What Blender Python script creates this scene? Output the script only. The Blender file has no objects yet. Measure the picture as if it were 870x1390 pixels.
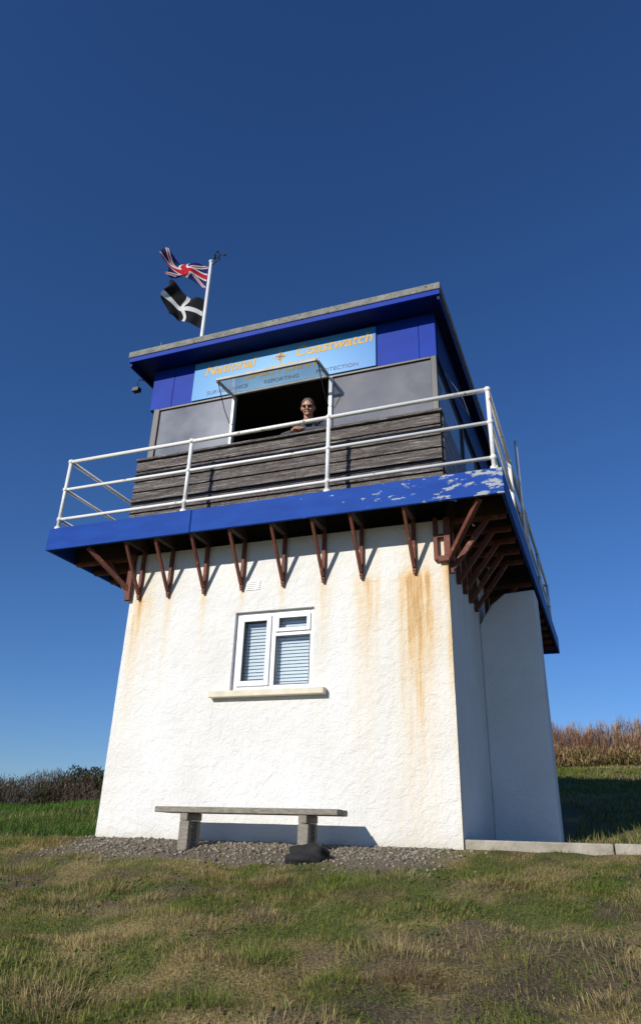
import bpy, bmesh, math, numpy as np
from mathutils import Vector, Matrix
rng=np.random.default_rng(7)
scene=bpy.context.scene
col=scene.collection
# ------------------------------------------------------------------ helpers
def link(o,parent=None):
    col.objects.link(o)
    if parent: o.parent=parent
    return o
def empty(name,loc=(0,0,0)):
    o=bpy.data.objects.new(name,None); o.empty_display_size=.2; col.objects.link(o); return o
def mesh_obj(name,verts,faces,mat=None,parent=None,smooth=False):
    me=bpy.data.meshes.new(name); me.from_pydata([tuple(v) for v in verts],[],faces); me.update()
    if mat: me.materials.append(mat)
    if smooth: me.polygons.foreach_set('use_smooth',[True]*len(me.polygons))
    return link(bpy.data.objects.new(name,me),parent)
def bevel(o,w,seg=2):
    m=o.modifiers.new('bevel','BEVEL'); m.width=w; m.segments=seg; m.limit_method='ANGLE'; return o
def box_vf(x1,x2,y1,y2,z1,z2):
    v=[(x1,y1,z1),(x2,y1,z1),(x2,y2,z1),(x1,y2,z1),(x1,y1,z2),(x2,y1,z2),(x2,y2,z2),(x1,y2,z2)]
    f=[(0,3,2,1),(4,5,6,7),(0,1,5,4),(1,2,6,5),(2,3,7,6),(3,0,4,7)]
    return v,f
class MB:
    def __init__(s): s.v=[];s.f=[]
    def add(s,v,f):
        n=len(s.v); s.v+= [tuple(a) for a in v]; s.f+=[tuple(i+n for i in q) for q in f]
    def box(s,*a): s.add(*box_vf(*a))
    def beam(s,p1,p2,w,h,up=(0,0,1)):
        p1=Vector(p1);p2=Vector(p2);d=(p2-p1).normalized();u=Vector(up)
        if abs(d.dot(u))>.98: u=Vector((0,1,0))
        a=d.cross(u).normalized();b=a.cross(d).normalized()
        v=[]
        for p in (p1,p2):
            for sa,sb in((-1,-1),(1,-1),(1,1),(-1,1)): v.append(p+a*sa*w/2+b*sb*h/2)
        s.add(v,[(0,1,2,3),(7,6,5,4),(0,4,5,1),(1,5,6,2),(2,6,7,3),(3,7,4,0)])
    def tube(s,pts,r,n=10,r2=None):
        pts=[Vector(p) for p in pts]
        base=len(s.v)
        for i,p in enumerate(pts):
            if i==0:d=pts[1]-pts[0]
            elif i==len(pts)-1:d=pts[-1]-pts[-2]
            else:d=(pts[i+1]-pts[i]).normalized()+(pts[i]-pts[i-1]).normalized()
            d.normalize(); u=Vector((0,0,1)) if abs(d.z)<.9 else Vector((0,1,0))
            a=d.cross(u).normalized();b=a.cross(d)
            rr=r if r2 is None else r+(r2-r)*i/(len(pts)-1)
            for k in range(n):
                t=2*math.pi*k/n; s.v.append(tuple(p+a*math.cos(t)*rr+b*math.sin(t)*rr))
        for i in range(len(pts)-1):
            for k in range(n):
                s.f.append((base+i*n+k,base+i*n+(k+1)%n,base+(i+1)*n+(k+1)%n,base+(i+1)*n+k))
        s.f.append(tuple(base+k for k in range(n))[::-1]); s.f.append(tuple(base+(len(pts)-1)*n+k for k in range(n)))
    def ball(s,c,rx,ry,rz,nu=14,nv=9,fn=None):
        base=len(s.v)
        for j in range(nv+1):
            ph=math.pi*j/nv
            for i in range(nu):
                t=2*math.pi*i/nu
                p=Vector((math.sin(ph)*math.cos(t),math.sin(ph)*math.sin(t),math.cos(ph)))
                if fn:p=fn(p)
                s.v.append((c[0]+p.x*rx,c[1]+p.y*ry,c[2]+p.z*rz))
        for j in range(nv):
            for i in range(nu):
                s.f.append((base+j*nu+i,base+(j+1)*nu+i,base+(j+1)*nu+(i+1)%nu,base+j*nu+(i+1)%nu))
    def obj(s,name,mat,parent=None,smooth=False,bev=0):
        o=mesh_obj(name,s.v,s.f,mat,parent,smooth)
        if bev: bevel(o,bev)
        return o
def box(name,x1,x2,y1,y2,z1,z2,mat,parent=None,bev=.004):
    m=MB();m.box(x1,x2,y1,y2,z1,z2);return m.obj(name,mat,parent,bev=bev)
tab=rng.random((256,256))
def vn(x,y,s=0):
    x=np.asarray(x,float)+s*17.3;y=np.asarray(y,float)+s*31.7
    xi=np.floor(x).astype(int);yi=np.floor(y).astype(int);fx=x-xi;fy=y-yi
    fx=fx*fx*(3-2*fx);fy=fy*fy*(3-2*fy)
    g=lambda a,b:tab[a%256,b%256]
    return (g(xi,yi)*(1-fx)+g(xi+1,yi)*fx)*(1-fy)+(g(xi,yi+1)*(1-fx)+g(xi+1,yi+1)*fx)*fy
def fbm(x,y,s=0,o=4):
    r=0;a=.5
    for i in range(o): r=r+a*vn(x*2**i,y*2**i,s+i);a*=.5
    return r/(1-.5**o)
def sstep(a,b,x):
    t=np.clip((x-a)/(b-a),0,1);return t*t*(3-2*t)
# ------------------------------------------------------------------ materials
def newmat(name):
    m=bpy.data.materials.new(name);m.use_nodes=True;nt=m.node_tree
    return m,nt,nt.nodes['Principled BSDF']
def mat(name,c1,c2=None,rough=.6,scale=8,bump=0,bscale=40,stretch=(1,1,1),metal=0,spec=.5,detail=6):
    m,nt,b=newmat(name);N=nt.nodes;L=nt.links
    b.inputs['Roughness'].default_value=rough;b.inputs['Metallic'].default_value=metal
    b.inputs['Specular IOR Level'].default_value=spec
    tc=N.new('ShaderNodeTexCoord');mp=N.new('ShaderNodeMapping');mp.inputs['Scale'].default_value=stretch
    L.new(tc.outputs['Object'],mp.inputs[0])
    if c2 is None:c2=tuple(v*.8 for v in c1)
    n=N.new('ShaderNodeTexNoise');n.inputs['Scale'].default_value=scale;n.inputs['Detail'].default_value=detail
    L.new(mp.outputs[0],n.inputs['Vector'])
    r=N.new('ShaderNodeValToRGB');r.color_ramp.elements[0].position=.3;r.color_ramp.elements[1].position=.7
    r.color_ramp.elements[0].color=(*c2,1);r.color_ramp.elements[1].color=(*c1,1)
    L.new(n.outputs['Fac'],r.inputs[0]);L.new(r.outputs[0],b.inputs['Base Color'])
    if bump:
        n2=N.new('ShaderNodeTexNoise');n2.inputs['Scale'].default_value=bscale;n2.inputs['Detail'].default_value=5
        L.new(mp.outputs[0],n2.inputs['Vector'])
        bp=N.new('ShaderNodeBump');bp.inputs['Strength'].default_value=bump;bp.inputs['Distance'].default_value=.01
        L.new(n2.outputs['Fac'],bp.inputs['Height']);L.new(bp.outputs[0],b.inputs['Normal'])
    return m
def patchmat(name,c1,c1b,cp,rough,scale,thr,soft=.03,axis=None,k=0,bump=.3,stretch=(1,1,1),spec=.5,scale1=3,bscale=60):
    """paint c1/c1b with patches of colour cp (flaking, rust, timber glare); threshold varies along axis"""
    m=mat(name,c1,c1b,rough,scale1,bump,bscale,stretch,0,spec);nt=m.node_tree;N=nt.nodes;L=nt.links;b=N['Principled BSDF']
    src=b.inputs['Base Color'].links[0].from_socket
    tc=N.new('ShaderNodeTexCoord');mp=N.new('ShaderNodeMapping');mp.inputs['Scale'].default_value=stretch
    L.new(tc.outputs['Object'],mp.inputs[0])
    n=N.new('ShaderNodeTexNoise');n.inputs['Scale'].default_value=scale;n.inputs['Detail'].default_value=9;n.inputs['Roughness'].default_value=.65
    L.new(mp.outputs[0],n.inputs['Vector'])
    val=n.outputs['Fac']
    if axis is not None:
        sp=N.new('ShaderNodeSeparateXYZ');L.new(tc.outputs['Object'],sp.inputs[0])
        mm=N.new('ShaderNodeMath');mm.operation='MULTIPLY_ADD';mm.inputs[1].default_value=k;L.new(sp.outputs[axis],mm.inputs[0]);L.new(val,mm.inputs[2]);val=mm.outputs[0]
    mr=N.new('ShaderNodeMapRange');mr.inputs['From Min'].default_value=thr;mr.inputs['From Max'].default_value=thr+soft
    L.new(val,mr.inputs[0])
    mx=N.new('ShaderNodeMix');mx.data_type='RGBA';mx.inputs['B'].default_value=(*cp,1)
    L.new(mr.outputs[0],mx.inputs[0]);L.new(src,mx.inputs['A']);L.new(mx.outputs['Result'],b.inputs['Base Color'])
    return m
def attrmat(name,rough=.8,transl=0,spec=.2):
    m,nt,b=newmat(name);N=nt.nodes;L=nt.links
    b.inputs['Roughness'].default_value=rough;b.inputs['Specular IOR Level'].default_value=spec
    a=N.new('ShaderNodeAttribute');a.attribute_name='Col'
    L.new(a.outputs['Color'],b.inputs['Base Color'])
    if transl:
        t=N.new('ShaderNodeBsdfTranslucent');L.new(a.outputs['Color'],t.inputs['Color'])
        mx=N.new('ShaderNodeMixShader');mx.inputs[0].default_value=transl
        L.new(b.outputs[0],mx.inputs[1]);L.new(t.outputs[0],mx.inputs[2]);L.new(mx.outputs[0],N['Material Output'].inputs[0])
    return m
def glassmat(name,tint,refl=.25,haze=.0,hcol=(.4,.4,.4)):
    m=bpy.data.materials.new(name);m.use_nodes=True;nt=m.node_tree;N=nt.nodes;L=nt.links;N.clear()
    out=N.new('ShaderNodeOutputMaterial');tr=N.new('ShaderNodeBsdfTransparent');tr.inputs[0].default_value=(*tint,1)
    gl=N.new('ShaderNodeBsdfGlossy');gl.inputs['Roughness'].default_value=.03
    fr=N.new('ShaderNodeFresnel');fr.inputs[0].default_value=1.5
    ad=N.new('ShaderNodeMath');ad.operation='MULTIPLY_ADD';ad.inputs[1].default_value=1;ad.inputs[2].default_value=refl
    L.new(fr.outputs[0],ad.inputs[0])
    df=N.new('ShaderNodeBsdfDiffuse');df.inputs[0].default_value=(*hcol,1)
    m1=N.new('ShaderNodeMixShader');m1.inputs[0].default_value=haze;L.new(tr.outputs[0],m1.inputs[1]);L.new(df.outputs[0],m1.inputs[2])
    if haze:
        tc=N.new('ShaderNodeTexCoord');nz=N.new('ShaderNodeTexNoise');nz.inputs['Scale'].default_value=1.3;nz.inputs['Detail'].default_value=4;L.new(tc.outputs['Object'],nz.inputs['Vector'])
        mr=N.new('ShaderNodeMapRange');mr.inputs['From Min'].default_value=.3;mr.inputs['From Max'].default_value=.7;mr.inputs['To Min'].default_value=haze*.5;mr.inputs['To Max'].default_value=min(haze*1.45,1);L.new(nz.outputs['Fac'],mr.inputs[0]);L.new(mr.outputs[0],m1.inputs[0])
    m2=N.new('ShaderNodeMixShader');L.new(ad.outputs[0],m2.inputs[0]);L.new(m1.outputs[0],m2.inputs[1]);L.new(gl.outputs[0],m2.inputs[2])
    L.new(m2.outputs[0],out.inputs[0]);return m
def stucco():
    m,nt,b=newmat('white_render');N=nt.nodes;L=nt.links
    b.inputs['Roughness'].default_value=.85;b.inputs['Specular IOR Level'].default_value=.25
    tc=N.new('ShaderNodeTexCoord')
    a=N.new('ShaderNodeAttribute');a.attribute_name='stain'
    g=N.new('ShaderNodeAttribute');g.attribute_name='grime'
    n=N.new('ShaderNodeTexNoise');n.inputs['Scale'].default_value=1.7;n.inputs['Detail'].default_value=8;L.new(tc.outputs['Object'],n.inputs['Vector'])
    r=N.new('ShaderNodeValToRGB');r.color_ramp.elements[0].position=.3;r.color_ramp.elements[1].position=.7
    r.color_ramp.elements[0].color=(.76,.745,.70,1);r.color_ramp.elements[1].color=(.83,.825,.80,1);L.new(n.outputs['Fac'],r.inputs[0])
    mp=N.new('ShaderNodeMapping');mp.inputs['Scale'].default_value=(17,17,1.3);L.new(tc.outputs['Object'],mp.inputs[0])
    n3=N.new('ShaderNodeTexNoise');n3.inputs['Scale'].default_value=1;n3.inputs['Detail'].default_value=8;n3.inputs['Roughness'].default_value=.62;L.new(mp.outputs[0],n3.inputs['Vector'])
    mr=N.new('ShaderNodeMapRange');mr.inputs['From Min'].default_value=.28;mr.inputs['From Max'].default_value=.72;mr.inputs['To Min'].default_value=.3;mr.inputs['To Max'].default_value=1.1;L.new(n3.outputs['Fac'],mr.inputs[0])
    mu=N.new('ShaderNodeMath');mu.operation='MULTIPLY';mu.use_clamp=True;L.new(a.outputs['Fac'],mu.inputs[0]);L.new(mr.outputs[0],mu.inputs[1])
    rs=N.new('ShaderNodeValToRGB');e=rs.color_ramp.elements
    e[0].position=0;e[0].color=(.80,.70,.48,1);e[1].position=1;e[1].color=(.40,.18,.06,1)
    x=rs.color_ramp.elements.new(.5);x.color=(.74,.52,.26,1);L.new(mu.outputs[0],rs.inputs[0])
    mx=N.new('ShaderNodeMix');mx.data_type='RGBA';mz=N.new('ShaderNodeMath');mz.operation='MULTIPLY';mz.use_clamp=True;mz.inputs[1].default_value=1.7
    L.new(mu.outputs[0],mz.inputs[0]);L.new(mz.outputs[0],mx.inputs[0]);L.new(r.outputs[0],mx.inputs['A']);L.new(rs.outputs[0],mx.inputs['B'])
    mg=N.new('ShaderNodeMix');mg.data_type='RGBA';mg.inputs['B'].default_value=(.30,.29,.22,1)
    L.new(g.outputs['Fac'],mg.inputs[0]);L.new(mx.outputs['Result'],mg.inputs['A']);L.new(mg.outputs['Result'],b.inputs['Base Color'])
    nd=N.new('ShaderNodeTexNoise');nd.inputs['Scale'].default_value=11;nd.inputs['Detail'].default_value=7;nd.inputs['Roughness'].default_value=.62;nd.inputs['Distortion'].default_value=.6;L.new(tc.outputs['Object'],nd.inputs['Vector'])
    ne=N.new('ShaderNodeTexNoise');ne.inputs['Scale'].default_value=55;ne.inputs['Detail'].default_value=4;L.new(tc.outputs['Object'],ne.inputs['Vector'])
    s=N.new('ShaderNodeMath');s.operation='MULTIPLY_ADD';s.inputs[1].default_value=.35;L.new(ne.outputs['Fac'],s.inputs[0]);L.new(nd.outputs['Fac'],s.inputs[2])
    bp=N.new('ShaderNodeBump');bp.inputs['Strength'].default_value=.62;bp.inputs['Distance'].default_value=.035;L.new(s.outputs[0],bp.inputs['Height']);L.new(bp.outputs[0],b.inputs['Normal'])
    return m
M_wall=stucco()
M_blue=patchmat('blue_paint_peeling',(.010,.068,.35),(.007,.050,.28),(.36,.39,.40),.6,7,.565,.03,0,.075,.12,(1,1,3),.1)
M_blueb=patchmat('blue_board_paint',(.003,.040,.36),(.002,.028,.28),(.01,.06,.3),.5,5,.72,.05,None,0,.08,(1,1,1),.12)
M_blue_shade=mat('blue_paint_shaded',(.002,.014,.12),(.001,.009,.08),.5,6,.1,30,spec=.2)  # blue board paint darkened for the shade on soffit and roof sides
M_conc=patchmat('roof_edge_concrete',(.29,.285,.255),(.17,.17,.15),(.08,.08,.05),.95,26,.56,.06,None,0,.9,scale1=9)
M_rail=patchmat('white_rail_paint',(.84,.84,.82),(.78,.77,.73),(.34,.17,.07),.35,9,.62,.03,None,0,.15)
M_upvc=mat('white_upvc',(.82,.83,.84),(.78,.79,.80),.3,3)
M_cream=mat('cream_sill',(.74,.69,.55),(.62,.56,.41),.6,9,.3,50)
M_timber=patchmat('weathered_timber_glare',(.130,.106,.094),(.035,.027,.023),(.36,.335,.31),.42,3.2,.54,.12,None,0,1.0,(.9,6,16),.6,2.2,14)  # pale grey patches paint the silvery glare onto the weathered boards
M_trim=mat('dark_window_frame',(.02,.018,.018),None,.4,5)
M_rust=patchmat('brown_bracket_paint',(.19,.055,.030),(.10,.030,.018),(.28,.12,.06),.7,14,.58,.06,None,0,.6)
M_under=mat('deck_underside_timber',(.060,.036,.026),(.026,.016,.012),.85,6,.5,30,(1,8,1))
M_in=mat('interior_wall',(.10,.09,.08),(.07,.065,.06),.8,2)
M_blind=mat('grey_roller_blind',(.5,.5,.51),(.42,.42,.43),.8,2)
M_blind2=mat('brown_grey_board',(.3,.28,.27),(.2,.19,.18),.8,2)
M_slat=mat('white_blind_slat',(.84,.86,.87),(.8,.82,.83),.5,3)
M_glass=glassmat('window_glass',(.92,.95,.96),.03)
M_glassL=glassmat('lookout_glass_greyed',(.82,.82,.82),.10,.62,(.46,.46,.47))  # lookout panes: grey haze mixed in, standing in for their greyish reflection
M_glass2=glassmat('lookout_glass',(.78,.78,.78),.10,.50,(.36,.345,.335))
M_glass3=glassmat('open_sash_glass',(.72,.76,.76),.06,.32,(.30,.33,.34))
M_wood=mat('weathered_bench_wood',(.36,.32,.26),(.20,.175,.14),.85,5,.6,40,(3,12,12))
M_path=mat('concrete_path',(.42,.38,.31),(.28,.25,.19),.95,9,.8,40)
M_steel=mat('grey_metal',(.35,.35,.35),None,.5,5,metal=.5)
M_black=mat('black_plastic',(.012,.012,.012),None,.5,5)
M_white=mat('white_pole_paint',(.82,.82,.8),None,.35,5)
# ------------------------------------------------------------------ camera
Cc=Vector((1.297,-6.882,.081));f=971.8;th=.460;ps=.376;ro=.030
fh=Vector((-math.sin(ps),math.cos(ps),0));rh=Vector((math.cos(ps),math.sin(ps),0));Z=Vector((0,0,1))
F=fh*math.cos(th)+Z*math.sin(th);U=-fh*math.sin(th)+Z*math.cos(th)
R=rh*math.cos(ro)+U*math.sin(ro);U2=-rh*math.sin(ro)+U*math.cos(ro)
cd=bpy.data.cameras.new('camera');cam=bpy.data.objects.new('camera',cd);col.objects.link(cam)
mt=Matrix((R,U2,-F)).transposed().to_4x4();mt.translation=Cc;cam.matrix_world=mt
cd.sensor_fit='HORIZONTAL';cd.sensor_width=36;cd.lens=f*36/870;cd.shift_y=-43/870;cd.clip_end=3000;cd.clip_start=.05
scene.camera=cam
# ------------------------------------------------------------------ light
sd=Vector((.38,1,-.50)).normalized()
sl=bpy.data.lights.new('sun','SUN');sl.energy=4.3;sl.angle=math.radians(.5);sl.color=(1,.95,.87)
so=bpy.data.objects.new('sun',sl);col.objects.link(so);so.rotation_euler=sd.to_track_quat('-Z','Y').to_euler();so.location=(-10,-20,15)
w=bpy.data.worlds.new('World');scene.world=w;w.use_nodes=True;nt=w.node_tree
sky=nt.nodes.new('ShaderNodeTexSky');sky.sky_type='NISHITA';sky.sun_disc=False
sky.sun_elevation=math.asin(-sd.z);sky.sun_rotation=math.atan2(-sd.x,-sd.y)%(2*math.pi)
sky.altitude=0;sky.air_density=1.0;sky.dust_density=.1;sky.ozone_density=4.5
mm_=nt.nodes.new('ShaderNodeMix');mm_.data_type='RGBA';mm_.blend_type='MULTIPLY';mm_.inputs[0].default_value=1;mm_.inputs['B'].default_value=(.80,.95,1.26,1)
hs=nt.nodes.new('ShaderNodeHueSaturation');hs.inputs['Saturation'].default_value=1.06
nt.links.new(sky.outputs[0],mm_.inputs['A']);nt.links.new(mm_.outputs['Result'],hs.inputs['Color'])
nt.links.new(hs.outputs[0],nt.nodes['Background'].inputs[0]);nt.nodes['Background'].inputs[1].default_value=.080
scene.view_settings.view_transform='Standard';scene.view_settings.look='None';scene.view_settings.exposure=0
# ------------------------------------------------------------------ terrain
def Hs(x,y):
    x=np.asarray(x,float);y=np.asarray(y,float)
    front=3.5*(np.exp(.18*np.minimum(y,0)/3.5)-1)
    t=sstep(-13,-5.5,x)
    rt=.115*np.clip(y-1.6,0,24)+.02*np.clip(y-25,0,60)
    lf=.047*np.clip(y-.5,0,14.5)-.03*np.clip(y-18,0,40)
    return front+t*rt+(1-t)*lf
def H(x,y):
    d=np.maximum(np.maximum(-y,np.abs(np.asarray(x)+1.9)-1.9),0)
    dd=np.maximum(d,np.maximum(np.asarray(y)-6.2,0))
    e=1-np.exp(-dd/1.0)
    return Hs(x,y)+.11*e*(fbm(x*.9,y*.9,3)-.5)*1.6+.085*e*(fbm(x*3.4,y*3.4,12,2)-.5)+ .35*(1-np.exp(-dd/12))*(fbm(x*.12,y*.12,9)-.5)+.016*(fbm(x*8,y*8,5,3)-.5)
def axis(lo,hi,fl,fh_,step,grow=1.13):
    a=list(np.arange(fl,fh_+1e-6,step));s=step
    while a[-1]<hi: s*=grow;a.append(a[-1]+s)
    s=step
    while a[0]>lo: s*=grow;a.insert(0,a[0]-s)
    return np.array(a)
xs=axis(-600,600,-6,3.5,.05);ys=axis(-300,900,-6,.6,.05)
XX,YY=np.meshgrid(xs,ys);ZZ=H(XX,YY)
nx,ny=len(xs),len(ys)
idx=np.arange(nx*ny).reshape(ny,nx)
quads=np.stack([idx[:-1,:-1],idx[:-1,1:],idx[1:,1:],idx[1:,:-1]],-1).reshape(-1,4)
def fastmesh(name,V,Fc,mat,colr=None,parent=None,smooth=False):
    me=bpy.data.meshes.new(name);V=np.asarray(V,np.float32)
    me.vertices.add(len(V));me.vertices.foreach_set('co',V.ravel())
    tot=sum(a.size for a in Fc);npoly=sum(len(a) for a in Fc)
    me.loops.add(tot);me.polygons.add(npoly)
    me.loops.foreach_set('vertex_index',np.concatenate([a.ravel() for a in Fc]).astype(np.int32))
    sizes=np.concatenate([np.full(len(a),a.shape[1]) for a in Fc]);st=np.concatenate([[0],np.cumsum(sizes)[:-1]]).astype(np.int32)
    me.polygons.foreach_set('loop_start',st)
    me.update(calc_edges=True);me.validate()
    if colr is not None:
        ca=me.color_attributes.new('Col','FLOAT_COLOR','POINT')
        c4=np.ones((len(V),4),np.float32);c4[:,:3]=colr;ca.data.foreach_set('color',c4.ravel())
    if smooth: me.polygons.foreach_set('use_smooth',np.ones(npoly,bool))
    me.materials.append(mat)
    return link(bpy.data.objects.new(name,me),parent)
V=np.stack([XX,YY,ZZ],-1).reshape(-1,3)
def gravmask(x,y):
    n2=fbm(x*3,y*3,13)
    return sstep(-1.05,-.68,y+.6*(n2-.5))*sstep(-4.1,-3.5,x)*sstep(.2,-.4,x)*sstep(2,1,y)
def drymask(x,y):
    return sstep(.40,.62,fbm(x*1.1,y*1.5,41)*.5+fbm(x*4.5,y*4.5,43)*.5)
def baremask(x,y):
    return sstep(.56,.66,fbm(x*2.1,y*2.4,113))
def gcol(x,y):
    n2=fbm(x*3.1,y*3.1,13)
    green=np.array([.105,.125,.028]);straw=np.array([.26,.20,.085]);soil=np.array([.13,.095,.06]);grav=np.array([.19,.155,.11])
    k=drymask(x,y)[...,None]
    c=green*(1-k)+straw*k
    s=np.clip(sstep(.56,.7,n2)*.5+baremask(x,y)*.8,0,1)[...,None]
    c=c*(1-s)+soil*s
    g=gravmask(x,y)[...,None]
    return c*(1-g)+grav*g
GC=gcol(V[:,0],V[:,1])
mg=attrmat('turf_ground',.95);nt2=mg.node_tree
b=nt2.nodes['Principled BSDF'];n=nt2.nodes.new('ShaderNodeTexNoise');n.inputs['Scale'].default_value=60;n.inputs['Detail'].default_value=6
tc=nt2.nodes.new('ShaderNodeTexCoord');nt2.links.new(tc.outputs['Object'],n.inputs['Vector'])
bp_=nt2.nodes.new('ShaderNodeBump');bp_.inputs['Strength'].default_value=.9;bp_.inputs['Distance'].default_value=.02
nt2.links.new(n.outputs['Fac'],bp_.inputs['Height']);nt2.links.new(bp_.outputs[0],b.inputs['Normal'])
mr=nt2.nodes.new('ShaderNodeMapRange');mr.inputs['From Min'].default_value=.3;mr.inputs['From Max'].default_value=.7;mr.inputs['To Min'].default_value=.45;mr.inputs['To Max'].default_value=1.3
nt2.links.new(n.outputs['Fac'],mr.inputs[0])
vm=nt2.nodes.new('ShaderNodeVectorMath');vm.operation='SCALE';nt2.links.new(nt2.nodes['Attribute'].outputs['Color'],vm.inputs[0]);nt2.links.new(mr.outputs[0],vm.inputs['Scale']);nt2.links.new(vm.outputs[0],b.inputs['Base Color'])
fastmesh('ground',V,[quads],mg,GC,smooth=True)
# ------------------------------------------------------------------ grass blades
def blades(name,P,Ln,Wd,C,lean=.5,m=None,yaw=None,ld=None):
    n=len(P);yaw=rng.random(n)*2*math.pi if yaw is None else yaw
    ld=rng.random(n)*2*math.pi if ld is None else ld
    la=lean*rng.random(n)**.8
    a=np.stack([np.cos(yaw),np.sin(yaw),np.zeros(n)],-1)*(Wd/2)[:,None]
    d=np.stack([np.cos(ld)*la,np.sin(ld)*la,np.sqrt(np.clip(1-la**2,.05,1))],-1)
    la2=np.minimum(la*1.9,.97)
    d2=np.stack([np.cos(ld)*la2,np.sin(ld)*la2,np.sqrt(np.clip(1-la2**2,.02,1))],-1)
    m1=P+d*(Ln*.55)[:,None];tp=m1+d2*(Ln*.5)[:,None]
    V=np.stack([P-a,P+a,m1+a*.8,m1-a*.8,tp],1).reshape(-1,3)
    i=np.arange(n)*5
    q=np.stack([i,i+1,i+2,i+3],-1);t=np.stack([i+3,i+2,i+4],-1)
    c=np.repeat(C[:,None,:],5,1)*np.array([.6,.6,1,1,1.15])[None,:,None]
    return fastmesh(name,V,[q,t],m,c.reshape(-1,3))
M_grass=attrmat('grass_blades',.6,.3)
N=360000
x=rng.uniform(-6.5,4,N);y=-rng.random(N)**.9*5.6
den=fbm(x*2.3,y*2.3,21)
keep=(rng.random(N)>gravmask(x,y)*.93)&(rng.random(N)>baremask(x,y)*.6)&(rng.random(N)<sstep(.30,.55,den)*.8+.3)&~((x>-3.82)&(x<0.02)&(y>-.02))
x,y=x[keep],y[keep];n=len(x)
nz=fbm(x*1.3,y*1.3,31);tus=sstep(.56,.72,fbm(x*3.0,y*3.0,37))
L_=(.012+.024*rng.random(n))*(.5+1.2*nz)+tus*.035*rng.random(n)
dry=np.clip(drymask(x,y)*.72+tus*.30+rng.normal(0,.22,n),0,1)
G1=np.array([.190,.225,.034])*(.6+.7*rng.random((n,1)));G2=np.array([.47,.36,.15])*(.6+.7*rng.random((n,1)))
hue=(.70+.6*fbm(x*.7,y*.7,57))[:,None]
C=(G1*(1-dry[:,None])+G2*dry[:,None])*hue
P=np.stack([x,y,H(x,y)-.004],-1)
comb=fbm(x*.8,y*.8,91)*9+rng.normal(0,.9,n)
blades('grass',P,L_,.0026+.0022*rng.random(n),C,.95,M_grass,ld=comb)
pts=[];cc=[];ln=[];ldl=[]
for i in range(120):
    cx,cy=rng.uniform(-5,3),rng.uniform(-5,-1.25);k=int(rng.integers(90,330));r=.04+.11*rng.random()
    px=cx+rng.normal(0,r*1.2,k);py=cy+rng.normal(0,r*.7,k)
    hz=.05*np.exp(-((px-cx)**2+(py-cy)**2)/(2*r*r))
    pts.append(np.stack([px,py,H(px,py)-.006+hz*.6*rng.random(k)],-1));ln.append((.025+.055*rng.random(k))*(.7+.7*rng.random()))
    base=np.array([.50,.39,.18]) if rng.random()<.55 else (np.array([.28,.19,.09]) if rng.random()<.4 else np.array([.20,.27,.04]))
    cc.append(base*(.5+.7*rng.random((k,1))));ldl.append(np.arctan2(py-cy,px-cx)+rng.normal(0,.6,k))
pts=np.concatenate(pts);cc=np.concatenate(cc);ln=np.concatenate(ln);ldl=np.concatenate(ldl)
blades('dry_grass_tussocks',pts,ln,np.full(len(ln),.003),cc,.99,M_grass,ld=ldl)
N=12000
x=rng.uniform(-5,3,N);y=rng.uniform(-5,-.8,N);k=fbm(x*1.6,y*1.6,63)>.58;x,y=x[k],y[k];n=len(x)
blades('clover_patches',np.stack([x,y,H(x,y)],-1),.012+.016*rng.random(n),.012+.010*rng.random(n),np.array([.08,.15,.028])*(.6+.7*rng.random((n,1))),.95,M_grass)
N=130000
x=rng.uniform(-32,-3.9,N);y=rng.random(N)**1.3*17
k=(y<(-x-3.4)*3)
x,y=x[k],y[k];n=len(x)
G1=np.array([.095,.18,.026])*(.5+.8*rng.random((n,1)))*(.6+.8*fbm(x*.6,y*.6,19))[:,None]
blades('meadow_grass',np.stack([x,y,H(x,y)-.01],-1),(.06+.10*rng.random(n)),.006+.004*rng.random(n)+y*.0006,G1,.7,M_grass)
N=120000
x=rng.uniform(-8,14,N);y=1.3+rng.random(N)**1.1*28
k=~((x>-3.9)&(x<.75)&(y<6.4))
x,y=x[k],y[k];n=len(x)
dr=np.clip(sstep(.4,.65,fbm(x*.4,y*.4,51))+rng.normal(0,.2,n),0,1)[:,None]
G1=(np.array([.15,.19,.03])*(1-dr)+np.array([.38,.30,.12])*dr)*(.5+.8*rng.random((n,1)))
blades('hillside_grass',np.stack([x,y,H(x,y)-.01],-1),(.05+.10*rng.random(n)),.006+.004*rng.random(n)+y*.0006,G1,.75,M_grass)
# ------------------------------------------------------------------ hedges
def brush(n,x0,x1,y0,y1,top,cols,seed,blen=(.1,.3)):
    x=rng.uniform(x0,x1,n);y=rng.uniform(y0,y1,n)
    prof=top*(.45+.95*fbm(x*.6,y*.6,seed))*(.75+.5*vn(x*2.6,y*2.6,seed+4))*np.sqrt(np.clip(1-((y-(y0+y1)/2)/((y1-y0)/2))**2,.05,1))
    hz=prof*rng.random(n)**.7
    P=np.stack([x,y,H(x,y)+hz],-1)
    ci=(vn(x*1.4+hz,y*1.4,seed+8)*len(cols)+rng.normal(0,.35,n)).astype(int).clip(0,len(cols)-1)
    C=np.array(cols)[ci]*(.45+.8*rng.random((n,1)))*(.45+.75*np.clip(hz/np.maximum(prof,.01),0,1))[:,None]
    return P,blen[0]+(blen[1]-blen[0])*rng.random(n),C
M_br=attrmat('brushwood',.9,.1)
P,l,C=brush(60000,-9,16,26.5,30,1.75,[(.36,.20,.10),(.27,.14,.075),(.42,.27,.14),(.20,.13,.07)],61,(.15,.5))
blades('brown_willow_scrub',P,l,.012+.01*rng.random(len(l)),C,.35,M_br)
P,l,C=brush(45000,-9,16,24.2,26.8,.85,[(.30,.17,.08),(.38,.26,.12),(.14,.13,.035),(.25,.15,.07)],67,(.08,.25))
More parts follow.
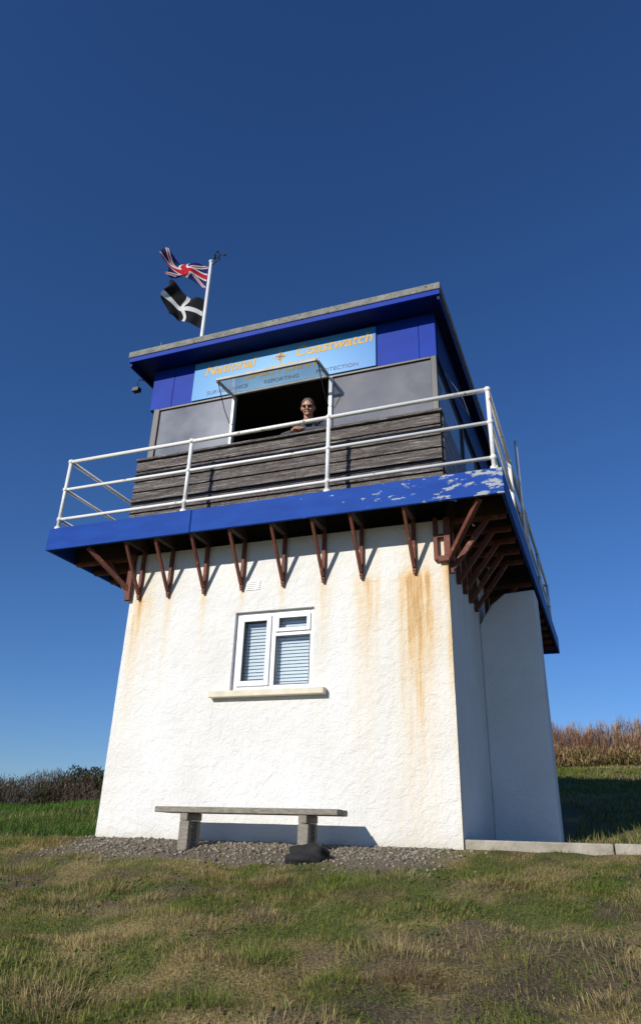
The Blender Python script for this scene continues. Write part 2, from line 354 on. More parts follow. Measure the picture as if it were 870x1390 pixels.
blades('bracken_bank',P,l,.02+.02*rng.random(len(l)),C,1.0,M_br)
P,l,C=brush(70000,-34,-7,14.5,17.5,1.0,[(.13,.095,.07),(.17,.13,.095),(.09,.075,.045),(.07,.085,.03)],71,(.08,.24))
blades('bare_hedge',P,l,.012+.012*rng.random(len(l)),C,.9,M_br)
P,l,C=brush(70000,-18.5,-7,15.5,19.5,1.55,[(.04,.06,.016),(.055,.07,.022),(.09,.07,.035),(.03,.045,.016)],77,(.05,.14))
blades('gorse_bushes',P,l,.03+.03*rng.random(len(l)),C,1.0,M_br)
# ------------------------------------------------------------------ gravel + rocks
def stones(name,n,fx,fy,smin,smax,m,cA):
    oct_=np.array([(1,0,0),(-1,0,0),(0,1,0),(0,-1,0),(0,0,1),(0,0,-1)],float)
    of=np.array([(0,2,4),(2,1,4),(1,3,4),(3,0,4),(2,0,5),(1,2,5),(3,1,5),(0,3,5)])
    x=fx(n);y=fy(n);k=rng.random(n)<gravmask(x,y)+.04;x,y=x[k],y[k];n=len(x)
    s=smin+(smax-smin)*rng.random(n)**3
    a=rng.random(n)*6.28
    v=oct_[None]*(s[:,None,None])*(.6+.7*rng.random((n,6,1)))*np.array([1,.8,.6])
    ca,sa=np.cos(a)[:,None],np.sin(a)[:,None]
    v=np.stack([v[...,0]*ca-v[...,1]*sa,v[...,0]*sa+v[...,1]*ca,v[...,2]],-1)
    v+=np.stack([x,y,H(x,y)+s*.15],-1)[:,None]
    F_=(of[None]+(np.arange(n)*6)[:,None,None]).reshape(-1,3)
    C=np.array(cA)*(.45+.9*rng.random((n,1)));C=np.repeat(C,6,0)
    return fastmesh(name,v.reshape(-1,3),[F_],m,C)
M_st=attrmat('stone',.9)
stones('gravel',6500,lambda n:rng.uniform(-4.1,.3,n),lambda n:-.02-np.abs(rng.normal(0,.5,n)),.005,.028,M_st,(.25,.215,.17))
m=MB()
def rk(p):
    k=.7+.6*float(vn(p.x*2.6+5,p.y*2.6+p.z*2.3+9,2));return p*k
m.ball((-1.17,-.66,float(H(-1.17,-.66))+.02),.19,.13,.10,26,16,rk)
M_rock=mat('dark_rock',(.022,.021,.02),(.010,.010,.010),.85,12,1,30)
m.obj('dark_rock',M_rock,None,True)
m=MB()
for i in range(4):
    a=.006+i*1.21;m.box(a,a+1.2,.02,1.15,-.1,.078+.004*(i%2))
m.obj('concrete_path',M_path,None,bev=.012)
m=MB()
for (sx,sy,h) in [(-1.9,-1.7,.2),(-2.2,-1.5,.14),(.9,-1.2,.12),(-.4,-1.1,.1)]:
    z=float(H(sx,sy));m.tube([(sx,sy,z-.02),(sx+.01,sy,z+h*.5),(sx-.005,sy+.01,z+h)],.0025,5,.001)
    for k in range(4):
        t=.3+.15*k;m.tube([(sx,sy,z+h*t),(sx+.03*(-1)**k,sy+.01,z+h*t+.03)],.0015,4,.0008)
m.obj('dead_weed_stems',mat('dead_stem',(.12,.09,.05)),None)
# ------------------------------------------------------------------ BUILDING
T=empty('coastwatch_lookout_tower')
W=3.8;wx1,wx2,wz1,wz2=-2.377,-1.447,1.409,2.255
ZB=3.074;ZT=3.357;DY=-.484;DL=-4.783;DR=.672;DB=6.46;DEP=6.3
brx=[-3.67,-3.27,-2.80,-2.32,-1.816,-1.343,-.913,-.343]
def wallgrid(name,us,zs,mapf,stainf,hole=None):
    UU,ZZ_=np.meshgrid(us,zs);nx,ny=len(us),len(zs);idx=np.arange(nx*ny).reshape(ny,nx)
    q=np.stack([idx[:-1,:-1],idx[:-1,1:],idx[1:,1:],idx[1:,:-1]],-1).reshape(-1,4)
    if hole:
        uc=((us[:-1]+us[1:])/2);zc=((zs[:-1]+zs[1:])/2);UC,ZC=np.meshgrid(uc,zc)
        k=~((UC>hole[0])&(UC<hole[1])&(ZC>hole[2])&(ZC<hole[3]));q=q[k.ravel()]
    V=mapf(UU.ravel(),ZZ_.ravel())
    o=fastmesh(name,V,[q],M_wall,None,T,True)
    s,g=stainf(UU.ravel(),ZZ_.ravel())
    at=o.data.attributes.new('stain','FLOAT','POINT');at.data.foreach_set('value',s.astype(np.float32))
    at=o.data.attributes.new('grime','FLOAT','POINT');at.data.foreach_set('value',g.astype(np.float32))
    return o
us=np.unique(np.round(np.concatenate([np.arange(-W,0.001,.02),[0,wx1,wx2]]),4));zs=np.unique(np.round(np.concatenate([np.arange(-.35,ZB,.025),[ZB,wz1,wz2]]),4))
def frontstain(u,z):
    s=np.zeros_like(u)
    for bx,st,wd,ln_ in [(-3.67,.75,.06,.9),(-3.52,.28,.09,.8),(-3.25,.60,.045,.55),(-2.80,.70,.04,.40),(-2.32,.50,.035,.35),(-1.816,.50,.045,.35),(-1.343,.55,.055,.6),(-.913,.65,.10,1.1),(-.80,.35,.07,.8),(-.343,.60,.12,1.4),(-.45,.42,.13,2.0),(-.22,.35,.09,1.1)]:
        wob=.05*(fbm(u*0+bx*3,z*2.2,5)-.5)
        low=sstep(2.62,2.46,z)
        s+=st*np.exp(-((u-bx-wob)/(wd*(1+.35*(2.55-z))))**2)*low*np.exp(-np.clip(2.52-z,0,9)/ln_)
        s+=st*.35*np.exp(-((u-bx)/.06)**2)*sstep(2.5,2.6,z)
    s+=.65*np.exp(-((u-.01)/.055)**2)*(.35+.65*sstep(.2,2.6,z))*(.5+fbm(u*3,z*2,8))
    s+=.22*np.exp(-((u+.15)/.38)**2)*sstep(.5,2.5,z)
    s+=.13*np.exp(-((u+3.6)/.3)**2)*sstep(1.0,2.7,z)
    s+=.24*np.clip(fbm(u*8,z*.7,17)-.45,0,1)*2*sstep(1.4,2.6,z)
    s+=.22*np.exp(-((z+.0)/.06)**2)*fbm(u*4,z*3,4)
    g=.5*np.exp(-np.clip(z-.0,0,9)/.06)*(fbm(u*5,z*5,2)+.2)+.05*sstep(.55,.7,fbm(u*1.5,z*1.5,23))
    for bx in (-2.57,-1.30): g+=.16*np.exp(-((u-bx)/.02)**2)*sstep(1.34,1.3,z)*np.exp(-np.clip(1.34-z,0,9)/.25)
    return np.clip(s,0,1),np.clip(g,0,.8)
def fm(u,z):
    return np.stack([u,.010*(fbm(u*2.5,z*2.5,6)-.5),z],-1)
wallgrid('front_wall',us,zs,fm,frontstain,(wx1,wx2,wz1,wz2))
def sidestain(u,z):
    s=.5*np.exp(-((u)/.05)**2)*(.5+fbm(u*3,z*2,8)*.6)+.25*np.clip(fbm(u*8,z*.7,19)-.5,0,1)*2*sstep(1.4,2.6,z)
    for by in (.1,.45,.8,1.15,1.5): s+=.4*np.exp(-((u-by)/.04)**2)*sstep(2.6,2.45,z)*np.exp(-np.clip(2.5-z,0,9)/.5)
    g=.5*np.exp(-np.clip(z-.08,0,9)/.06)*(fbm(u*5,z*5,2)+.2)
    return np.clip(s,0,1),np.clip(g,0,.8)
yy=np.arange(0,1.81,.05)
wallgrid('side_wall',yy,np.append(np.arange(-.35,ZB,.1),ZB),lambda u,z:np.stack([.003+0*u,u,z],-1),sidestain)
m=MB();m.add([(-W,0,-.35),(-W,DEP,-.35),(-W,DEP,ZB),(-W,0,ZB)],[(0,3,2,1)])
m.add([(-W,DEP,-.35),(0,DEP,-.35),(0,DEP,ZB),(-W,DEP,ZB)],[(0,3,2,1)])
m.add([(0.003,1.8,-.35),(0.003,DEP,-.35),(0.003,DEP,ZB),(0.003,1.8,ZB)],[(0,1,2,3)])
m.obj('rear_walls',M_wall,T)
pr=[(.003,-.35),(.683,-.35),(.683,2.81),(.33,2.79),(.16,2.66),(.003,2.42)]
v=[(a,1.8,b_) for a,b_ in pr]+[(a,2.25,b_) for a,b_ in pr];k=len(pr)
o=mesh_obj('side_buttress',v,[tuple(range(k))]+[tuple(range(2*k-1,k-1,-1))]+[(i,i+k,(i+1)%k+k,(i+1)%k) for i in range(k)],M_wall,T)
bevel(o,.02,3)
m=MB()
for i in range(5): m.box(-2.27,-2.10,-.010,.01,2.50+i*.022,2.512+i*.022)
m.obj('wall_vent',M_upvc,T)
# ---- lower window
Wn=MB();y1,y2=.045,.105
def rect(mb,xa,xb,za,zb,t,ya,yb):
    mb.box(xa,xa+t,ya,yb,za,zb);mb.box(xb-t,xb,ya,yb,za,zb);mb.box(xa+t,xb-t,ya,yb,za,za+t);mb.box(xa+t,xb-t,ya,yb,zb-t,zb)
rect(Wn,wx1+.002,wx2-.002,wz1+.002,wz2-.002,.055,y1,y2)
mx_=-1.925;Wn.box(mx_-.03,mx_+.03,y1-.002,y2,wz1+.055,wz2-.055)
Wn.box(mx_+.03,wx2-.055,y1-.002,y2,1.975,2.02)
rect(Wn,wx1+.05,mx_-.024,wz1+.05,wz2-.05,.055,y1-.022,y1-.003)
rect(Wn,mx_+.026,wx2-.05,2.016,wz2-.05,.042,y1-.022,y1-.003)
Wn.obj('window_frame',M_upvc,T,bev=.006)
gk=MB();rect(gk,wx1+.104,mx_-.078,wz1+.104,wz2-.104,.006,y1-.006,y1+.02);rect(gk,mx_+.029,wx2-.054,wz1+.056,1.976,.006,y1-.004,y1+.02)
gk.obj('window_gasket',M_black,T)
rv=MB()
for (a,b_) in [((wx1,wz1),(wx1,wz2)),((wx1,wz2),(wx2,wz2)),((wx2,wz2),(wx2,wz1)),((wx2,wz1),(wx1,wz1))]:
    rv.add([(a[0],0,a[1]),(b_[0],0,b_[1]),(b_[0],.12,b_[1]),(a[0],.12,a[1])],[(0,1,2,3)])
rv.obj('window_reveal',M_wall,T)
g=MB();g.box(wx1+.06,wx2-.06,y1+.03,y1+.036,wz1+.06,wz2-.06);g.obj('window_glass',M_glass,T)
s=MB()
zz=wz1+.03
while zz<wz2-.02:
    for xa,xb in((wx1+.05,mx_-.01),(mx_+.01,wx2-.05)):
        s.add([(xa,.118,zz),(xb,.118,zz),(xb,.130,zz+.030),(xa,.130,zz+.030)],[(0,1,2,3)])
    zz+=.036
s.obj('venetian_blind',M_slat,T)
box('room_backing',wx1-.1,wx2+.1,.3,.32,wz1-.1,wz2+.1,mat('room_dark',(.3,.3,.3)),T,0)
box('window_sill',-2.585,-1.288,-.085,.044,1.338,1.403,M_cream,T,.008)
# ---- deck
fr=MB()
jx=-2.79
fr.box(DL,jx-.003,DY,DY+.035,ZB,ZT);fr.box(jx+.003,DR,DY+.004,DY+.037,ZB+.003,ZT-.002)
fr.obj('deck_fascia',M_blue,T,bev=.006)
fr=MB();fr.box(DR-.035,DR-.001,DY+.038,DB,ZB+.004,ZT-.004);fr.box(DL+.001,DL+.035,DY+.037,DB,ZB+.004,ZT-.004)
fr.box(DL,DR,DB+.001,DB+.035,ZB,ZT)
fr.obj('deck_side_fascia',mat('side_fascia_blue',(.010,.06,.34),(.006,.04,.24),.5,5,spec=.25),T,bev=.004)
dk=MB();y=DY+.042
while y<-.12: dk.box(DL+.04,DR-.04,y,y+.09,ZT-.075,ZT-.04);y+=.1
y=-.105
while y<DB-.1:
    dk.box(.125,DR-.04,y,y+.085,ZT-.075,ZT-.04);dk.box(DL+.04,-3.93,y,y+.085,ZT-.075,ZT-.04);y+=.1
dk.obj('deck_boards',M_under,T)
jb=MB();bk=MB()
for bx in brx:
    wv=.04
    jb.box(bx-wv/2-.008,bx+wv/2+.008,DY+.04,-.004,ZB+.02,ZT-.08)
    bk.box(bx-wv/2,bx+wv/2,-.045,-.006,2.53,ZB+.018)
    bk.beam((bx,-.045,2.57),(bx,DY+.06,ZB+.015),.034,.034,(1,0,0))
    bk.beam((bx,-.025,2.50),(bx,-.025,2.53),.03,.03)
for by in [.06,.42,.78,1.14,1.50]+[2.4+.45*i for i in range(9)]:
    jb.box(.008,DR-.04,by-.03,by+.03,ZB+.02,ZT-.08);jb.box(DL+.04,-W-.004,by-.03,by+.03,ZB+.02,ZT-.08)
    bk.box(.05,DR-.06,by-.022,by+.022,ZB-.035,ZB+.018);bk.box(DL+.06,-W-.05,by-.022,by+.022,ZB-.035,ZB+.018)
    bk.box(.006,.052,by-.022,by+.022,2.50,ZB+.018)
    bk.beam((.04,by,2.55),(.44,by,ZB+.01),.05,.05,(0,1,0))
    bk.box(-W-.052,-W-.006,by-.022,by+.022,2.50,ZB+.018)
    bk.beam((-W-.04,by,2.55),(-W-.44,by,ZB+.01),.05,.05,(0,1,0))
bk.box(-.13,-.085,-.058,-.008,2.62,ZB+.016);bk.box(-.085,.03,-.062,-.01,2.60,2.66);bk.box(-.02,.045,-.065,-.008,2.66,ZB);bk.box(-.13,-.02,-.060,-.009,2.86,2.90)
bk.beam((.02,-.03,2.62),(.42,-.40,ZB+.01),.05,.05)
bk.beam((-W-.01,-.03,2.62),(-W-.42,-.40,ZB+.01),.05,.05)
bk.box(-W-.05,-W+.02,-.06,-.008,2.50,ZB)
jb.box(.006,.10,-.004,DEP,ZB+.019,ZT-.079)
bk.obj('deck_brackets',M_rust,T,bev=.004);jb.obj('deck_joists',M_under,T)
# ---- railing
rl=MB();ry_=DY+.05;xl=DL+.08;xr=DR-.08;yb=DB-.1;zr=[4.298,3.902,3.493]
for z,r in zip(zr,(.024,.019,.019)):
    rl.tube([(xl,ry_,z),((xl+xr)/2,ry_,z-.006),(xr,ry_,z)],r,12);rl.tube([(xr,ry_,z),(xr,yb,z)],r,12);rl.tube([(xl,ry_,z),(xl,yb,z)],r,12);rl.tube([(xl,yb,z),(xr,yb,z)],r,12)
    for x in(xl,-2.929,-1.17,xr): rl.ball((x,ry_,z),.036,.036,.036,12,8)
posts=[(xl,ry_),(-2.929,ry_),(-1.17,ry_),(xr,ry_)]
for i in range(1,5):
    y=ry_+(yb-ry_)*i/4;posts+= [(xr,y),(xl,y)]
    for z in zr: rl.ball((xr,y,z),.034,.034,.034,10,6);rl.ball((xl,y,z),.034,.034,.034,10,6)
for x,y in posts:
    rl.tube([(x,y,ZT-.06),(x,y,zr[0])],.024,12);rl.tube([(x,y,ZT-.03),(x,y,ZT+.03)],.042,12)
rl.obj('deck_railing',M_rail,T,True)
m=MB();m.tube([(.655,1.75,3.3),(.655,1.75,4.85)],.02,8);m.obj('side_mast',M_white,T,True)
# ---- cabin
CL=-3.85
tb=MB();zt=4.335;z0=ZT-.05;npl=7;ph=(zt-z0)/npl
for i in range(npl):
    za=z0+i*ph
    segs=[(-3.93,-1.7-.9*(i%3)*.5),(-1.7-.9*(i%3)*.5+.003,.02)] if i%2 else [(-3.93,.02)]
    for x1,x2 in segs:
        ya=-.115+.004*math.sin(i*2.3);yb_=-.095
        tb.add([(x1,ya,za+.004),(x2,ya,za+.004),(x2,yb_-.002,za+ph-.006),(x1,yb_-.002,za+ph-.006),(x1,-.06,za+.004),(x2,-.06,za+.004),(x2,-.06,za+ph-.006),(x1,-.06,za+ph-.006)],
           [(0,1,2,3),(4,7,6,5),(0,4,5,1),(3,2,6,7),(1,5,6,2),(0,3,7,4)])
    tb.box(.001,.045,-.058,DEP-.2,za+.004,za+ph-.004);tb.box(-3.93,-3.89,-.058,DEP-.2,za+.004,za+ph-.004)
tb.obj('timber_cladding',M_timber,T,bev=.004)
box('cladding_backing',-3.885,-.002,-.055,-.03,z0,zt-.01,M_trim,T,0)
box('sill_board',-3.94,.05,-.135,.04,zt+.002,zt+.032,M_timber,T,.006)
zs0=zt+.034;zs1=5.165
fm_=MB()
fm_.box(CL,CL+.09,-.03,.03,zs0,zs1);fm_.box(-.07,.0,-.03,.03,zs0,zs1)
fm_.box(CL+.09,-2.66,-.028,.028,zs0,zs0+.035);fm_.box(-1.29,-.07,-.028,.028,zs0,zs0+.035)
fm_.box(CL+.09,-.07,-.028,.028,zs1-.03,zs1)
for y in (1.6,3.2,4.8): fm_.box(-.06,.0,y-.04,y+.04,zs0,zs1);fm_.box(CL,CL+.06,y-.04,y+.04,zs0,zs1)
fm_.obj('lookout_window_frames',M_trim,T,bev=.004)
wf=MB();wf.box(-2.66,-2.625,-.04,.03,zs0,zs1-.03);wf.box(-1.335,-1.29,-.04,.03,zs0,zs1-.03)
wf.obj('white_mullions',M_upvc,T,bev=.004)
g=MB();g.box(CL+.09,-2.66,-.004,.002,zs0+.035,zs1-.03);g.obj('lookout_glass_left',M_glassL,T)
g=MB();g.box(-1.29,-.07,-.004,.002,zs0+.035,zs1-.03);g.obj('lookout_glass_right',M_glass2,T)
g=MB();g.box(-.03,-.024,.03,5.9,zs0,zs1);g.box(CL+.024,CL+.03,.03,5.9,zs0,zs1);g.obj('side_glass',M_glass2,T)
box('roller_blind',CL+.10,-2.68,.07,.08,zs0,zs1-.10,M_blind,T,0)
box('pane_backing_board',-1.27,-.10,.45,.46,zs0+.12,zs1,M_blind2,T,0)  # upright board added behind the right pane for its grey-brown tone
m=MB();m.box(-1.0,-.8,.12,.3,zs0,zs0+.09);m.box(-.72,-.62,.1,.25,zs0,zs0+.13);m.box(-.5,-.25,.12,.3,zs0,zs0+.06);m.obj('desk_equipment',mat('equipment',(.7,.66,.58)),T,bev=.01)
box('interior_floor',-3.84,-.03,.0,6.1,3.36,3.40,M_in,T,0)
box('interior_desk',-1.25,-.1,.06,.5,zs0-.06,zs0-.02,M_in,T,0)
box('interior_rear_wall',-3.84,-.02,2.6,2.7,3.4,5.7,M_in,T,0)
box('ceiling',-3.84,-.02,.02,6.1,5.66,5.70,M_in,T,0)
m=MB();m.box(-1.1,-.8,2.55,2.59,4.4,4.9);m.box(-2.5,-1.9,2.55,2.59,4.6,5.0);m.obj('wall_charts',mat('paper',(.5,.48,.4)),T)
bb=MB();bb.box(-3.93,-3.602,-.02,.03,5.168,5.80);bb.box(-3.598,-.202,-.018,.03,5.168,5.80);bb.box(-.198,.004,-.02,.03,5.168,5.80);bb.obj('blue_board_front',M_blueb,T,bev=.003)
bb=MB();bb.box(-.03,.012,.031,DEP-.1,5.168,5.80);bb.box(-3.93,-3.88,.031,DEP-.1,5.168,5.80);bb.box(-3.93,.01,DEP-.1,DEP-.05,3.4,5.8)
bb.obj('blue_board_sides',M_blue_shade,T)
# roof
RX1,RX2,RY1,RY2=-4.165,.150,-.35,6.5
rf=MB();rf.box(RX1,RX2,RY1,RY2,5.870,5.967);rf.obj('roof_slab',M_conc,T,bev=.012)
rf=MB();rf.box(RX1+.012,RX2-.012,RY1+.014,RY1+.04,5.800,5.868);rf.obj('roof_front_fascia',M_blueb,T,bev=.004)
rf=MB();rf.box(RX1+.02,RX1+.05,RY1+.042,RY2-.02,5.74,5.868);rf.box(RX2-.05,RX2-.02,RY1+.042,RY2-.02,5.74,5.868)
rf.obj('roof_side_fascia',M_blue_shade,T,bev=.004)
rf=MB();rf.box(RX1+.051,RX2-.051,RY1+.042,RY2-.03,5.812,5.850);rf.obj('soffit',M_blue_shade,T)
m=MB();rect(m,0,0.42,0,.5,.03,0,.02)
vv=[(.03+.02*b_+c*.42,.25+a,5.12-c*.9) for (a,b_,c) in m.v]
mesh_obj('open_side_sash',vv,m.f,M_upvc,T)
# ---- awning sash
S=MB()
hy,hz=-.060,5.135;oy,oz=-.47,5.10
xa,xb=-2.66,-1.33
S.beam((xa,hy,hz),(xb,hy,hz),.03,.03);S.beam((xa,oy,oz),(xb,oy,oz),.035,.035)
S.beam((xa,hy-.016,hz),(xa,oy+.018,oz),.035,.03);S.beam((xb,hy-.016,hz),(xb,oy+.018,oz),.035,.03)
S.obj('awning_sash_frame',mat('sash_paint',(.42,.42,.40),(.28,.28,.26),.5,8),T,bev=.003)
g=MB();g.add([(xa+.018,hy-.016,hz),(xb-.018,hy-.016,hz),(xb-.018,oy+.018,oz),(xa+.018,oy+.018,oz)],[(0,1,2,3)]);g.obj('awning_sash_glass',M_glass3,T)
ch=MB()
for x in (xa,xb):
    ch.tube([(x,oy+.05,oz-.01),(x,-.2,4.82),(x+.01,-.06,4.70)],.006,6)
ch.obj('window_stays',M_black,T)
# ---- sign
SG=empty('coastwatch_sign')
gx1,gx2,gz1,gz2=-3.274,-.729,5.172,5.762
ms,nt3,b3=newmat('sign_light_blue');tc=nt3.nodes.new('ShaderNodeTexCoord');sp=nt3.nodes.new('ShaderNodeSeparateXYZ');nt3.links.new(tc.outputs['Object'],sp.inputs[0])
mr=nt3.nodes.new('ShaderNodeMapRange');mr.inputs['From Min'].default_value=gx1;mr.inputs['From Max'].default_value=gx2;nt3.links.new(sp.outputs[0],mr.inputs[0])
rp=nt3.nodes.new('ShaderNodeValToRGB');rp.color_ramp.elements[0].color=(.06,.28,.58,1);rp.color_ramp.elements[1].color=(.045,.23,.55,1);e=rp.color_ramp.elements.new(.5);e.color=(.10,.35,.62,1)
nt3.links.new(mr.outputs[0],rp.inputs[0]);nt3.links.new(rp.outputs[0],b3.inputs['Base Color']);b3.inputs['Roughness'].default_value=.3;b3.inputs['Specular IOR Level'].default_value=.25
box('sign_panel',gx1,gx2,-.045,-.022,gz1,gz2,ms,SG,.003)
M_gold=mat('gold_lettering',(.70,.41,.03),(.58,.33,.025),.5,spec=.2);M_dk=mat('navy_lettering',(.01,.02,.12),None,.5)
def text(name,body,x,z,size,m,shear=0,sx=1,bold=.0,y=-.0465):
    cu=bpy.data.curves.new(name,'FONT');cu.body=body;cu.size=size;cu.align_x='CENTER';cu.shear=shear;cu.offset=bold
    ob=bpy.data.objects.new(name,cu);ob.rotation_euler=(math.pi/2,0,0);ob.location=(x,y,z);ob.scale=(sx,1,1);cu.extrude=.0012
    cu.materials.append(m);link(ob,SG)
text('lettering_national','National',-2.74,5.535,.215,M_gold,.2,1.0,.003)
text('lettering_coastwatch','Coastwatch',-1.29,5.545,.215,M_gold,.2,1.0,.003)
text('lettering_station','BASS POINT',-1.98,5.35,.18,M_gold,0,1.05,.002)
text('lettering_motto','SURVEILLANCE         REPORTING         PROTECTION',-2.0,5.222,.078,M_dk,0,1.15,0)
st=MB();c0=(-2.01,5.60)
for k_,(rr,mm2) in enumerate([(.12,0),(.07,math.pi/4)]):
    vv=[];
    for i in range(8):
        a=mm2+i*math.pi/4;r_=rr if i%2==0 else rr*.28;vv.append((c0[0]+r_*math.sin(a),-.0475-.001*k_,c0[1]+r_*math.cos(a)))
    vv.append((c0[0],-.050-.001*k_,c0[1]))
    st.add(vv,[(i,(i+1)%8,8) for i in range(8)])
st.obj('compass_star',M_gold,SG)
st=MB();vv=[]
for i in range(8):
    a=i*math.pi/4+.12;r_=.07 if i%2==0 else .015;vv.append((c0[0]+r_*math.sin(a),-.0525,c0[1]+r_*math.cos(a)))
st.add(vv,[tuple(range(8))]);st.obj('compass_star_inlay',M_dk,SG)
# ------------------------------------------------------------------ flags and poles
FP=empty('flagpole')
m=MB();m.tube([(-3.79,.8,5.96),(-3.79,.8,8.5)],.034,12,.026);m.ball((-3.79,.8,8.52),.04,.04,.03);m.obj('pole',M_white,FP,True)
m=MB();m.tube([(-3.79,.8,8.42),(-3.66,.76,8.46),(-3.60,.74,8.50)],.009,6);m.tube([(-3.60,.74,8.44),(-3.60,.74,8.58)],.009,6)
for a in range(3):
    t=a*2.094+.4;m.tube([(-3.6,.74,8.56),(-3.6+.07*math.cos(t),.74+.07*math.sin(t),8.56)],.005,5);m.ball((-3.6+.08*math.cos(t),.74+.08*math.sin(t),8.56),.022,.022,.022,8,6)
m.beam((-3.70,.76,8.50),(-3.70,.76,8.62),.006,.05)
m.obj('anemometer',M_black,FP,True)
m=MB();m.tube([(-3.755,.77,6.0),(-3.755,.77,8.45)],.004,5);m.obj('halyard',M_steel,FP)
def union(u,v):
    X=(u-.5)*2;Y=(v-.5)
    navy=(.012,.02,.12);white=(.75,.75,.72);red=(.5,.015,.03)
    if abs(X)<.12 or abs(Y)<.10: return red
    if abs(X)<.2 or abs(Y)<.17: return white
    dd=(abs(X)*.5-abs(Y));d=abs(dd)
    if d<.03: return red
    if d<.07: return white
    return navy
def cornish(u,v):
    X=(u-.5)*1.5;Y=v-.5
    return (.72,.72,.70) if abs(X)<.085 or abs(Y)<.085 else (.012,.012,.014)
def flag(name,fn,a0,a1,dirv,Lf,amp,freq,ph,curl,fan=0.,droop=.1):
    nu,nv=120,70;V=[];C=[]
    a0=Vector(a0);a1=Vector(a1);d=Vector(dirv).normalized();up=(a1-a0);h=up.length;nrm=d.cross(up).normalized();un=up.normalized()
    for j in range(nv+1):
        for i in range(nu+1):
            u=i/nu;v=j/nv
            bun=1-.40*math.sin(u*math.pi*.95)*curl+fan*u
            p=a0+up*(.5+(v-.5)*bun)+d*Lf*u*(1-.06*math.sin(v*5+ph))
            p+=nrm*amp*u**.6*math.sin(freq*u+2.2*v+ph)+un*(.06*u*math.sin(7*u+ph)-droop*u*u)
            p+=d*(.06*math.sin(8*v+3*u+ph))*u+nrm*.025*math.sin(19*u+7*v)*u
            V.append(p);C.append(fn(u,v))
    idx=np.arange((nu+1)*(nv+1)).reshape(nv+1,nu+1)
    q=np.stack([idx[:-1,:-1],idx[:-1,1:],idx[1:,1:],idx[1:,:-1]],-1).reshape(-1,4)
    return fastmesh(name,np.array(V),[q],M_flag,np.array(C),None,True)
M_flag=attrmat('flag_cloth',.8,.25)
flag('union_flag',union,(-3.83,.79,7.95),(-3.83,.79,8.42),(-.9,-.30,.42),.82,.08,9,.3,.9,.1,.0)
flag('cornish_flag',cornish,(-3.83,.79,7.15),(-3.83,.79,7.72),(-.9,-.25,.42),.68,.09,8,1.8,.3,.15,-.05)
m=MB();m.tube([(-4.0,.1,5.96),(-4.0,.1,6.42)],.007,6);m.tube([(-4.0,.1,5.96),(-4.0,.1,6.02)],.02,8);m.obj('radio_antenna',M_steel,None,True)
L_=empty('security_lamp');m=MB();m.box(-4.22,-4.12,-.10,-.02,5.50,5.56);m.tube([(-4.17,-.06,5.56),(-4.17,-.06,5.70),(-4.08,-.02,5.70)],.01,6);m.obj('lamp_body',M_black,L_,bev=.005)
# ------------------------------------------------------------------ bench
B=empty('wooden_bench')
m=MB();m.box(-2.785,-.965,-.53,-.385,.232,.282);m.box(-2.78,-.97,-.375,-.235,.230,.280);m.obj('seat',M_wood,B,bev=.008)
for nme,lx in(('leg_1',-2.47),('leg_2',-1.29)):
    m=MB()
    m.box(lx-.05,lx+.05,-.50,-.43,-.22,.165);m.box(lx-.05,lx+.05,-.34,-.27,-.2,.165);m.box(lx-.04,lx+.04,-.52,-.24,.167,.229)
    m.obj(nme,M_wood,B,bev=.008)
# ------------------------------------------------------------------ man
MAN=empty('man')
def skin(name,verts,edges,radii,m,parent,sub=2,root=0):
    me=bpy.data.meshes.new(name);me.from_pydata(verts,edges,[]);ob=bpy.data.objects.new(name,me);link(ob,parent)
    sk=ob.modifiers.new('skin','SKIN');sk.use_smooth_shade=True
    for i,r in enumerate(radii):
        rr=r if isinstance(r,tuple) else (r,r);me.skin_vertices[0].data[i].radius=rr
    me.skin_vertices[0].data[root].use_root=True
    ss=ob.modifiers.new('sub','SUBSURF');ss.levels=sub;ss.render_levels=sub;me.materials.append(m);return ob
M_jk=mat('navy_jacket',(.07,.075,.105),(.035,.038,.055),.8,12,.3,60);M_tr=mat('dark_trousers',(.03,.03,.035),None,.85)
M_sk=mat('skin',(.58,.31,.21),(.50,.25,.17),.5,10);M_hair=mat('grey_brown_hair',(.17,.13,.10),(.08,.06,.045),.8,60,.5,120)
M_sh=mat('shirt',(.40,.45,.55),None,.8);M_lens=mat('sunglass_lens',(.006,.006,.008),None,.08)
x0=-1.60
vs=[(x0,.62,4.27),(x0,.50,4.38),(x0-.01,.36,4.50),(x0-.01,.22,4.60),(x0-.01,.16,4.66),
    (x0-.17,.21,4.60),(x0-.30,.10,4.47),(x0-.34,0.0,4.415),(x0-.24,-.05,4.41),(x0-.17,-.075,4.41),
    (x0+.16,.21,4.60),(x0+.26,.10,4.47),(x0+.27,-.0,4.415),(x0+.12,-.05,4.41),(x0+.0,-.075,4.412)]
es=[(0,1),(1,2),(2,3),(3,4),(3,5),(5,6),(6,7),(7,8),(8,9),(3,10),(10,11),(11,12),(12,13),(13,14)]
rd=[(.15,.12),(.15,.12),(.17,.12),(.12,.10),.065,.080,.060,.050,.042,.036,.080,.060,.050,.042,.036]
skin('jacket',vs,es,rd,M_jk,MAN)
vs=[(x0,.63,4.26),(x0-.09,.64,4.18),(x0-.11,.62,3.84),(x0-.12,.68,3.50),(x0-.12,.66,3.45),(x0-.12,.50,3.425),(x0+.09,.64,4.18),(x0+.11,.62,3.84),(x0+.12,.68,3.50),(x0+.12,.66,3.45),(x0+.12,.50,3.425)]
skin('trousers_and_shoes',vs,[(0,1),(1,2),(2,3),(3,4),(4,5),(0,6),(6,7),(7,8),(8,9),(9,10)],[.13,.10,.065,.05,.045,.035,.10,.065,.05,.045,.035],M_tr,MAN)
